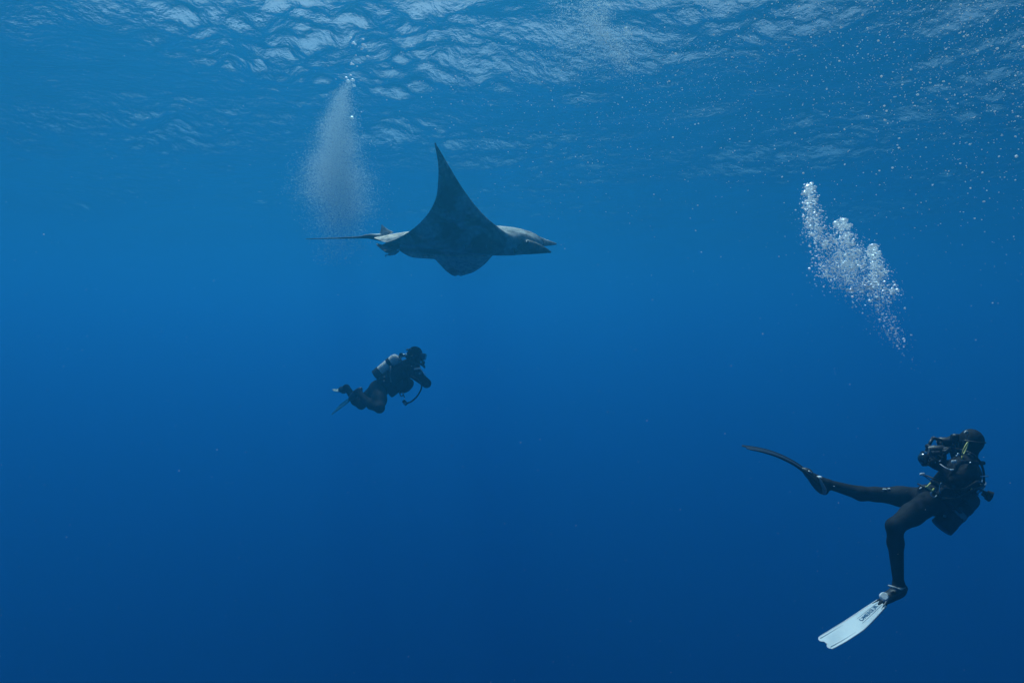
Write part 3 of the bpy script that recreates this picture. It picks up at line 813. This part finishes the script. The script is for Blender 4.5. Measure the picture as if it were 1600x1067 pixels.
# ------------------------------------------------------------------ diver swimming to the right with the silver tank
def diver_far():
    def Z(x, y, d=10.0): return P(500 + x / 7.115, 520 + y / 7.115, d)
    root = empty('person', Z(600, 650))
    tag(root, 'diver with silver tank swimming below the manta, knees bent and arm forward', 'person')
    F = Field(0.0085)
    hd = Z(1048, 262, 9.95); nk = Z(985, 345, 9.98); ch = Z(900, 425, 10.0); ab = Z(775, 535, 10.02); pel = Z(650, 630, 10.05)
    up = (ch - pel).normalized(); fw = Vector((up.z, -0.10, -up.x)).normalized(); sd = fw.cross(up)
    F.ell(pel, (fw, sd, up), (0.145, 0.17, 0.15), 0.06)
    F.ell(ab, (fw, sd, up), (0.14, 0.16, 0.19), 0.06)
    F.ell(ch, (fw, sd, up), (0.13, 0.17, 0.18), 0.06)
    F.cone(ch + up * 0.10, nk, 0.09, 0.065, 0.05).cone(nk, hd, 0.065, 0.065, 0.03)
    hf, hr, hu = add_head(F, hd, Vector((0.93, -0.10, -0.24)), Vector((0.24, 0, 0.97)), 1.08)
    NS, NE, NW = Z(985, 420, 9.80), Z(1185, 562, 9.62), Z(1078, 425, 9.66)
    FS, FE, FW = Z(960, 400, 10.2), Z(1150, 520, 10.3), Z(1090, 400, 10.05)
    F.cone(ch + up * 0.07, NS, 0.09, 0.075, 0.05).chain([NS, NE], [0.072, 0.060], 0.03).chain([NE, NW], [0.058, 0.040], 0.03)
    F.cone(ch + up * 0.07, FS, 0.09, 0.072, 0.05).chain([FS, FE, FW], [0.066, 0.05, 0.036], 0.03)
    add_hand(F, NW, (-0.15, 0.45, 0.9), (-0.3, 1, 0), 50, 1)
    add_hand(F, FW, (-0.2, -0.3, 0.9), (-0.3, -1, 0), 50, -1)
    # near leg
    H1, K1, A1 = Z(655, 655, 9.92), Z(662, 835, 9.60), Z(452, 690, 9.9)
    F.cone(H1, H1.lerp(K1, 0.5), 0.12, 0.102, 0.06).cone(H1.lerp(K1, 0.5), K1, 0.102, 0.070, 0.05)
    F.chain([K1, K1.lerp(A1, 0.35) + Vector((-0.02, 0, -0.02)), A1], [0.068, 0.066, 0.042], 0.03)
    F.chain([A1, Z(432, 655, 9.95), Z(405, 668, 9.98), Z(375, 700, 10.02)], [0.045, 0.05, 0.045, 0.035], 0.02)
    # far leg
    H2, K2, A2 = Z(610, 650, 10.2), Z(458, 800, 10.22), Z(318, 640, 10.3)
    F.cone(H2, H2.lerp(K2, 0.5), 0.115, 0.095, 0.06).cone(H2.lerp(K2, 0.5), K2, 0.095, 0.066, 0.05)
    F.chain([K2, K2.lerp(A2, 0.35) + Vector((-0.02, 0, -0.015)), A2], [0.066, 0.066, 0.045], 0.03)
    F.chain([A2, Z(292, 612, 10.32), Z(262, 640, 10.42), Z(240, 640, 10.5)], [0.045, 0.052, 0.046, 0.035], 0.02)
    fc = np.array(hd + hf * 0.108 - hu * 0.01)
    F.build('body', NEO2, root, lambda c: np.linalg.norm((c - fc) * (1, 1, 0.85), axis=1) < 0.066, SKIN)
    fr = dive_mask(root, hd, hf, hr, hu, 1.08)
    rc = regulator(root, hd, hf, hr, hu)
    block('hood_dot', Z(972, 186, 9.86), ((1, 0, 0.4), (0, 1, 0), (-0.4, 0, 1)), (0.05, 0.02, 0.026), PALE, fr, 0.4)  # small pale blocks set on the head
    block('hood_dot', Z(1008, 178, 9.86), ((1, 0, 0), (0, 1, 0), (0, 0, 1)), (0.026, 0.016, 0.014), PALE, fr, 0.4)
    block('hood_dot', Z(1018, 256, 9.83), ((1, 0, 0.2), (0, 1, 0), (0, 0, 1)), (0.028, 0.016, 0.018), GREYRUB, fr, 0.4)
    # vest
    G = Field(0.011)
    G.ell(ch + fw * 0.02 - up * 0.05, (fw, sd, up), (0.165, 0.20, 0.20), 0.05)
    G.ell(ab + fw * 0.05, (fw, sd, up), (0.15, 0.19, 0.16), 0.05)
    G.ell(ab - fw * 0.06, (fw, sd, up), (0.10, 0.18, 0.20), 0.05)
    G.ell(Z(955, 590, 9.9), (fw, sd, up), (0.085, 0.12, 0.13), 0.05)
    vest = G.build('buoyancy_vest', NYLON, root)
    block('pocket', Z(905, 600, 9.83), (fw, sd, up), (0.14, 0.07, 0.16), NYLON, vest, 0.3)
    block('pocket', Z(810, 650, 9.90), (fw, sd, up), (0.13, 0.07, 0.14), NYLON, vest, 0.3)
    tube('harness_strap', [Z(788, 372, 9.84), Z(786, 420, 9.80), Z(780, 480, 9.78), Z(790, 535, 9.79)], 0.012, GREYRUB, vest, 8, 6, 0.4)
    tube('harness_strap', [Z(985, 400, 9.77), Z(1000, 480, 9.80), Z(985, 570, 9.80)], 0.014, RUBBER, vest, 8, 6, 0.4)
    for x, y in ((715, 490), (712, 535), (790, 538), (925, 672), (1018, 374), (618, 742), (1108, 452)):
        block('clip', Z(x, y, {618: 9.74, 1018: 9.78, 1108: 9.60}.get(x, 9.77)), ((1, 0, 0.3), (0, 1, 0), (-0.3, 0, 1)), (0.024, 0.012, 0.022), PALE if x == 1018 else GREYRUB, vest, 0.4)
    # silver cylinder
    tb, tt = Z(640, 468, 9.98), Z(880, 268, 9.95)
    ax = (tt - tb).normalized()
    tk = lathe('tank', tb, tt, [(0, 0.08), (0.01, 0.092), (0.3, 0.092), (0.82, 0.092), (0.9, 0.085), (0.95, 0.068), (0.99, 0.036), (1, 0.02)], ALU_TANK, root, 32)
    lathe('tank_boot', tb - ax * 0.03, tb + ax * 0.085, [(0, 0.085), (0.05, 0.098), (0.95, 0.098), (1, 0.093)], RUBBER, tk)
    q = tb.lerp(tt, 0.63)
    lathe('tank_band', q - ax * 0.028, q + ax * 0.028, [(0, 0.094), (0.05, 0.098), (0.95, 0.098), (1, 0.094)], NYLON, tk)
    vl = lathe('valve', tt - ax * 0.01, tt + ax * 0.075, [(0, 0.024), (0.4, 0.022), (0.5, 0.03), (1, 0.026)], CHROME, root, 16)
    lathe('knob', tt + ax * 0.04 + Vector((0, -0.02, 0)), tt + ax * 0.04 + Vector((0.01, -0.085, 0.01)), [(0, 0.014), (0.4, 0.015), (0.42, 0.027), (1, 0.027)], RUBBER, vl, 14)
    fs = lathe('first_stage', tt + ax * 0.035 - Vector((0.02, 0, 0)), tt + ax * 0.05 + Vector((0.10, -0.02, -0.005)), [(0, 0.026), (0.4, 0.028), (0.45, 0.022), (0.6, 0.022), (0.65, 0.028), (1, 0.02)], CHROME, root, 18)
    vq = tt + ax * 0.06
    tube('hose', [vq, Z(930, 250, 9.72), Z(1040, 330, 9.66), Z(1110, 345, 9.72), rc + hf * 0.02], 0.011, RUBBER, root)
    tube('hose', [vq, Z(900, 300, 9.68), Z(960, 400, 9.62), Z(990, 500, 9.66)], 0.010, RUBBER, root)
    tube('snorkel', [Z(1118, 268, 9.84), Z(1132, 300, 9.82), Z(1150, 345, 9.82), Z(1166, 392, 9.82)], 0.010, RUBBER, root)
    tube('cord', [Z(1096, 330, 9.84), Z(1118, 345, 9.84), Z(1160, 388, 9.83)], 0.007, RUBBER, root)
    tube('hose', [Z(1010, 480, 9.62), Z(1090, 520, 9.52), Z(1130, 595, 9.55), Z(1090, 690, 9.66), Z(1020, 760, 9.74), Z(965, 782, 9.78)], 0.011, RUBBER, root)
    gg = block('gauge_console', Z(945, 775, 9.78), ((0.75, 0, 0.65), (0, 1, 0), (-0.65, 0, 0.75)), (0.05, 0.035, 0.085), RUBBER, root, 0.3)
    lathe('gauge_face', Z(945, 785, 9.762), Z(945, 785, 9.752), [(0, 0.022), (1, 0.02)], GREYRUB, gg, 16)
    tube('hose', [Z(880, 655, 9.76), Z(900, 705, 9.74), Z(925, 690, 9.74), Z(940, 720, 9.76)], 0.008, RUBBER, root)
    # pale block and thin pale line at the wrist
    block('wrist_piece', Z(1080, 398, 9.62), ((1, 0, 0.12), (0, 1, 0.1), (-0.12, 0, 1)), (0.085, 0.06, 0.022), PALE, root, 0.3)
    tube('cord', [Z(1108, 395, 9.60), Z(1140, 430, 9.575), Z(1180, 470, 9.56)], 0.005, PALE, root, 6)
    # fins
    a = [Z(250, 645, 10.42), Z(222, 650, 10.55), Z(192, 640, 10.75), Z(178, 624, 11.05)]
    f1, C, W, Hh, Nn = make_fin(root, a, [Vector((1, 0.2, 0.05))] * 4, [0.045, 0.05, 0.06, 0.062], (0.02, 0.008), PALEYEL)
    f1['label'] = 'pale yellow fin tip'
    G = Field(0.008); G.ell(Z(255, 632, 10.42), ((-0.5, 0.8, 0), (0.8, 0.5, 0), (0, 0, 1)), (0.14, 0.06, 0.055)); G.build('foot_pocket', RUBBER, f1)
    a = [Z(380, 695, 10.02), Z(330, 742, 10.08), Z(250, 800, 10.2), Z(165, 862, 10.3)]
    TR, N, L = new_mat('smoky_fin_plastic')
    o_ = N.new('ShaderNodeOutputMaterial'); b_ = N.new('ShaderNodeBsdfPrincipled'); t_ = N.new('ShaderNodeBsdfTransparent'); x_ = N.new('ShaderNodeMixShader')
    b_.inputs['Base Color'].default_value = (0.07, 0.10, 0.07, 1); b_.inputs['Roughness'].default_value = 0.4
    t_.inputs['Color'].default_value = (0.80, 0.95, 0.88, 1)
    x_.inputs[0].default_value = 0.25
    L.new(t_.outputs[0], x_.inputs[1]); L.new(b_.outputs[0], x_.inputs[2]); L.new(x_.outputs[0], o_.inputs['Surface'])
    f2, C, W, Hh, Nn = make_fin(root, a, [Vector((0.4, 0.6, 0.6))] * 4, [0.055, 0.085, 0.10, 0.095], (0.02, 0.006), TR)
    f2['label'] = 'smoky translucent fin'
    for x in (-1, 1):
        tube('side_rail', [C[i] + W[i] * Hh[i] * x for i in range(len(C) - 1)], [0.012, 0.006], TR, f2, 8, 1)
    G = Field(0.008); G.ell(Z(395, 680, 10.0), ((-0.7, 0.15, -0.65), (0.35, 0.8, 0.3), (0.6, -0.3, 0.7)), (0.14, 0.065, 0.055)); G.build('foot_pocket', RUBBER, f2)
diver_far()

# ------------------------------------------------------------------ bubbles
def bubble_material(name, rough, white):
    """air bubble in water: mirror-like rim by total reflection, clear middle; froth has a little white"""
    m, N, L = new_mat(name)
    out = N.new('ShaderNodeOutputMaterial')
    fr = N.new('ShaderNodeFresnel'); fr.inputs['IOR'].default_value = 0.75
    gl = N.new('ShaderNodeBsdfGlossy'); gl.inputs['Roughness'].default_value = rough; gl.inputs['Color'].default_value = (0.95, 0.98, 1, 1)
    tr = N.new('ShaderNodeBsdfTransparent'); mx = N.new('ShaderNodeMixShader')
    df = N.new('ShaderNodeBsdfDiffuse'); df.inputs['Color'].default_value = (0.90, 0.98, 0.99, 1)  # bluish cast of the underwater light put into the white
    tl = N.new('ShaderNodeBsdfTranslucent'); tl.inputs['Color'].default_value = (0.90, 0.98, 0.99, 1)
    m0 = N.new('ShaderNodeMixShader'); m0.inputs[0].default_value = 0.5
    m2 = N.new('ShaderNodeMixShader'); m2.inputs[0].default_value = white
    L.new(fr.outputs[0], mx.inputs[0]); L.new(tr.outputs[0], mx.inputs[1]); L.new(gl.outputs[0], mx.inputs[2])
    L.new(df.outputs[0], m0.inputs[1]); L.new(tl.outputs[0], m0.inputs[2])
    L.new(mx.outputs[0], m2.inputs[1]); L.new(m0.outputs[0], m2.inputs[2])
    L.new(m2.outputs[0], out.inputs['Surface'])
    return m
BUB = bubble_material('air_bubble', 0.25, 0.55)
FROTH = bubble_material('fine_bubbles', 0.35, 0.9)

def ico(sub):
    bm = bmesh.new(); bmesh.ops.create_icosphere(bm, subdivisions=sub, radius=1.0)
    v = np.array([list(q.co) for q in bm.verts]); f = np.array([[q.index for q in p.verts] for p in bm.faces]); bm.free()
    return v, f
ICO1, ICO2, ICO3 = ico(1), ico(2), ico(3)
OCT = (np.array([(1, 0, 0), (-1, 0, 0), (0, 1, 0), (0, -1, 0), (0, 0, 1), (0, 0, -1)], float),
       np.array([(0, 2, 4), (2, 1, 4), (1, 3, 4), (3, 0, 4), (2, 0, 5), (1, 2, 5), (3, 1, 5), (0, 3, 5)]))

def cloud(name, pts, rad, mat, shape, label, cat, seed=0):
    """many small bubbles as one mesh"""
    v, f = shape
    r = np.random.RandomState(seed)
    n = len(pts)
    sc3 = rad[:, None] * np.stack([1 + 0.25 * r.rand(n), 1 + 0.25 * r.rand(n), 0.65 + 0.3 * r.rand(n)], 1)
    V = (pts[:, None, :] + v[None] * sc3[:, None, :]).reshape(-1, 3)
    Fc = (f[None] + (np.arange(n) * len(v))[:, None, None]).reshape(-1, 3)
    me = bpy.data.meshes.new(name)
    me.vertices.add(len(V)); me.vertices.foreach_set('co', V.ravel())
    me.loops.add(Fc.size); me.loops.foreach_set('vertex_index', Fc.ravel().astype(np.int32))
    me.polygons.add(len(Fc)); me.polygons.foreach_set('loop_start', np.arange(0, Fc.size, 3, dtype=np.int32))
    me.polygons.foreach_set('use_smooth', np.ones(len(Fc), bool))
    me.materials.append(mat); me.update()
    o = link(bpy.data.objects.new(name, me))
    tag(o, label, cat, kind='stuff')
    return o

def PX(px, py, d):
    return np.stack([(px - 800.0) / 1066.7 * d, d, (533.5 - py) / 1066.7 * d], 1)

def bubble_meshes():
    out = []
    for s in range(6):
        v, f = ICO3
        r = random.Random(s)
        q = v.copy()
        ph = [r.random() * 6.28 for _ in range(4)]
        w = 1 + 0.07 * np.sin(q[:, 0] * 3 + ph[0]) + 0.06 * np.sin(q[:, 1] * 4 + ph[1]) + 0.05 * np.sin(q[:, 2] * 5 + ph[2])
        q *= w[:, None]
        q[:, 2] *= 0.72
        if s < 3: q[:, 2] = np.where(q[:, 2] < 0, q[:, 2] * 0.45, q[:, 2])      # cap shaped
        me = bpy.data.meshes.new('air_bubble')
        me.from_pydata(q.tolist(), [], f.tolist())
        me.polygons.foreach_set('use_smooth', [True] * len(me.polygons))
        me.materials.append(BUB); out.append(me)
    return out
BM = bubble_meshes()
def bubble(p, r, shape, label, group, rs):
    o = bpy.data.objects.new('air_bubble', BM[shape])
    o.location = p; o.scale = (r, r * rs.uniform(0.85, 1.1), r * rs.uniform(0.85, 1.15))
    o.rotation_euler = (rs.uniform(-0.25, 0.25), rs.uniform(-0.35, 0.35), rs.uniform(0, 6.28))
    sc.collection.objects.link(o)
    tag(o, label, 'bubble', group)

# ---- plume rising from the diver with the white fin
def plume_right():
    r = np.random.RandomState(21)
    blobs = [  # cx, cy, rx, ry, weight, size factor
        (1265, 300, 8, 10, 0.5, 1.6), (1266, 316, 11, 14, 0.7, 1.3), (1270, 340, 15, 16, 1.0, 1.2), (1274, 362, 17, 14, 1.0, 1.1),
        (1292, 380, 22, 16, 1.2, 1.0), (1316, 352, 9, 9, 0.7, 1.4), (1322, 372, 12, 12, 0.8, 1.2), (1318, 398, 26, 22, 3.0, 0.95),
        (1300, 420, 26, 18, 1.3, 0.95), (1325, 428, 24, 22, 3.2, 0.9), (1340, 400, 16, 18, 1.4, 1.0), (1364, 394, 7, 10, 0.6, 1.5), (1368, 415, 11, 16, 1.3, 1.2),
        (1376, 425, 12, 12, 0.6, 1.1), (1366, 440, 13, 14, 1.3, 1.0), (1345, 450, 18, 14, 1.0, 0.9), (1380, 460, 20, 16, 0.8, 1.1),
        (1398, 455, 10, 10, 0.25, 1.2), (1372, 482, 20, 20, 0.55, 0.9), (1388, 505, 18, 20, 0.5, 0.9), (1402, 525, 13, 14, 0.25, 0.9), (1414, 545, 10, 14, 0.07, 1.0), (1428, 568, 8, 8, 0.025, 1.2),
        (1285, 415, 14, 12, 0.12, 1.1), (1330, 470, 14, 14, 0.06, 1.0)]
    W = np.array([b[4] for b in blobs]); W /= W.sum()
    n = 7500
    k = r.choice(len(blobs), n, p=W)
    B = np.array(blobs)[k]
    d = 5.9 + r.normal(0, 0.38, n) + (540 - B[:, 1]) * 0.0007
    px = B[:, 0] + r.normal(0, 0.60, n) * B[:, 2]; py = B[:, 1] + r.normal(0, 0.60, n) * B[:, 3]
    rad = 0.0028 * B[:, 5] * np.exp(r.normal(0, 0.6, n))
    pts = PX(px, py, d)
    order = np.argsort(-rad)
    big = order[:190]; rest = order[190:]
    rs = random.Random(4)
    lab = 'silvery air bubble in the bright plume rising above the leaning diver'
    grp = 'larger bubbles in the plume above the leaning diver'
    for i in big:
        bubble(pts[i], min(0.019, rad[i] * 1.05), rs.randrange(6), lab, grp, rs)
    cap = 'large domed silver bubble capping a column of the bright bubble plume'
    for x, y, w, s in ((1264.5, 293, 7.5, 0), (1307, 351, 7, 1), (1318, 345, 6.5, 2), (1364, 386, 7.5, 0), (1271, 297, 4, 1), (1328, 352, 4, 1), (1256, 303, 3.5, 2), (1359, 396, 4, 2), (1374, 398, 4, 1)):
        bubble(P(x, y, 5.9 + (540 - y) * 0.0007), w / 1066.7 * 5.9, s, cap, 'domed bubbles capping the bright plume', rs)
    cloud('bubble_plume', pts[rest], rad[rest], BUB, ICO2, 'bright plume of air bubbles rising from the leaning diver', 'bubbles', 1)
    n2 = 4000
    k = r.choice(len(blobs), n2, p=W); B = np.array(blobs)[k]
    px = B[:, 0] + r.normal(0, 0.75, n2) * B[:, 2]; py = B[:, 1] + r.normal(0, 0.75, n2) * B[:, 3]
    d = 5.9 + r.normal(0, 0.38, n2) + (540 - B[:, 1]) * 0.0007
    cloud('bubble_mist', PX(px, py, d), 0.0013 * np.exp(r.normal(0, 0.3, n2)), FROTH, ICO1, 'fine bubble mist in the bright plume above the leaning diver', 'bubbles', 2)
plume_right()

# ---- tall pale plume behind the manta's tail
def plume_left():
    r = np.random.RandomState(33)
    ys = np.array([130, 150, 180, 215, 250, 280, 300, 320, 345, 375, 410])
    cx = np.array([541, 536, 530, 525, 521, 524, 528, 531, 531, 530, 528])
    hw = np.array([8, 14, 20, 26, 34, 42, 44, 42, 36, 32, 30])
    dn = np.array([0.5, 0.9, 1.2, 1.4, 1.5, 1.4, 1.1, 0.85, 0.45, 0.13, 0.03])
    n = 105000
    yy = np.linspace(128, 415, 800); pd = np.interp(yy, ys, dn * hw); pd /= pd.sum()
    py = r.choice(yy, n, p=pd) + r.rand(n) * 0.4
    g = r.normal(0, 0.60, n)
    px = np.interp(py, ys, cx) + g * np.interp(py, ys, hw)
    # wisps
    px += 4 * np.sin(py * 0.09) * np.sin(py * 0.031 + 1)
    d = 12.6 + r.normal(0, 0.9, n)
    rad = 0.0031 * np.exp(r.normal(0, 0.35, n))
    cloud('bubble_plume', PX(px, py, d), rad, FROTH, OCT, 'tall pale column of fine bubbles behind the tail of the manta', 'bubbles', 3)
    rs = random.Random(8)
    lab = 'small bright bubble in the tall pale column behind the manta tail'
    for i in range(90):
        y = rs.choice([rs.uniform(150, 320), rs.uniform(250, 320)])
        x = np.interp(y, ys, cx) + rs.gauss(0, 0.6) * np.interp(y, ys, hw)
        bubble(P(x, y, 12.3 + rs.gauss(0, 0.25)), rs.uniform(0.006, 0.012), rs.randrange(3, 6), lab, 'bright bubbles in the tall pale column', rs)
    lab = 'bright silver bubble just beneath the surface above the tall pale column'
    for x, y, w in ((548, 59.5, 2.2), (567, 62, 2.4), (552, 68, 3), (555, 70, 2), (568, 71, 3.4), (571, 73, 2.5), (566, 77, 2.6), (556, 87, 1.6), (574.5, 89, 2.8), (549, 100.5, 2.6), (552, 101, 1.6), (548, 118, 2), (544, 127, 3), (551, 126, 3.4), (553, 134, 3), (550, 185, 4.2), (558, 104, 1.4), (541, 122, 2)):
        bubble(P(x, y, 12.2), w / 1066.7 * 12.2, rs.randrange(3), lab, 'bubbles above the tall pale column', rs)
plume_left()

# ---- bubbles breaking up near the surface
def plume_top():
    r = np.random.RandomState(5)
    n = 11000
    blobs = np.array([(918, 18, 14, 20, 1.0), (930, 40, 14, 18, 1.0), (945, 22, 10, 22, 0.7), (944, 55, 12, 12, 0.6), (962, 70, 16, 20, 1.0), (972, 90, 14, 16, 0.7), (980, 50, 6, 8, 0.25), (895, 50, 24, 22, 0.5), (890, 80, 30, 22, 0.25), (985, 110, 16, 20, 0.25), (925, 95, 36, 26, 0.3), (880, 15, 16, 14, 0.3)])
    k = r.choice(len(blobs), n, p=blobs[:, 4] / blobs[:, 4].sum()); B = blobs[k]
    d = 9.5 + r.normal(0, 0.38, n)
    px = B[:, 0] + r.normal(0, 0.7, n) * B[:, 2]; py = B[:, 1] + r.normal(0, 0.7, n) * B[:, 3]
    rad = 0.0030 * np.exp(r.normal(0, 0.4, n))
    cloud('bubble_plume', PX(px, py, d), rad, FROTH, OCT, 'loose cloud of small bubbles scattering below the sea surface', 'bubbles', 6)
    rs = random.Random(18)
    for i in range(60):
        b = blobs[rs.choices(range(6), k=1)[0]]
        x = b[0] + rs.gauss(0, 0.7) * b[2]; y = b[1] + rs.gauss(0, 0.7) * b[3]
        bubble(P(x, y, 9.4), rs.uniform(0.006, 0.011), rs.randrange(3, 6), 'small bright bubble in the loose cloud under the surface', 'bright bubbles in the loose cloud', rs)
    bubble(P(978, 44, 9.4), 0.016, 0, 'small bright bubble in the loose cloud under the surface', 'bright bubbles in the loose cloud', rs)
plume_top()

# ---- drifting specks in the water
def specks():
    r = np.random.RandomState(77)
    n = 1800
    px = r.uniform(-60, 1660, n); py = r.uniform(-40, 1110, n); d = 1.2 + 8 * r.rand(n) ** 0.8
    rad = 0.0009 * d ** 0.5 * np.exp(r.normal(0, 0.35, n)) * 0.45
    n2 = 3000
    qx = 1620 - np.abs(r.normal(0, 260, n2)); qy = np.abs(r.normal(0, 170, n2)) - 20; qd = 1.0 + 5 * r.rand(n2)
    qr = 0.0009 * qd ** 0.6 * np.exp(r.normal(0, 0.45, n2)) * 0.8
    n3 = 1600
    sx = 1000 + r.normal(0, 170, n3); sy = 60 + np.abs(r.normal(0, 110, n3)); sd = 3 + 6 * r.rand(n3)
    sr = 0.0011 * sd ** 0.5 * np.exp(r.normal(0, 0.35, n3)) * 0.8
    pts = np.concatenate([PX(px, py, d), PX(qx, qy, qd), PX(sx, sy, sd)])
    ra = np.concatenate([rad, qr, sr])
    ok = pts[:, 2] < H - 0.8
    cloud('drifting_specks', pts[ok], ra[ok] * 1.1, FROTH, ICO1, 'fine pale specks drifting in the blue water', 'specks', 9)
specks()
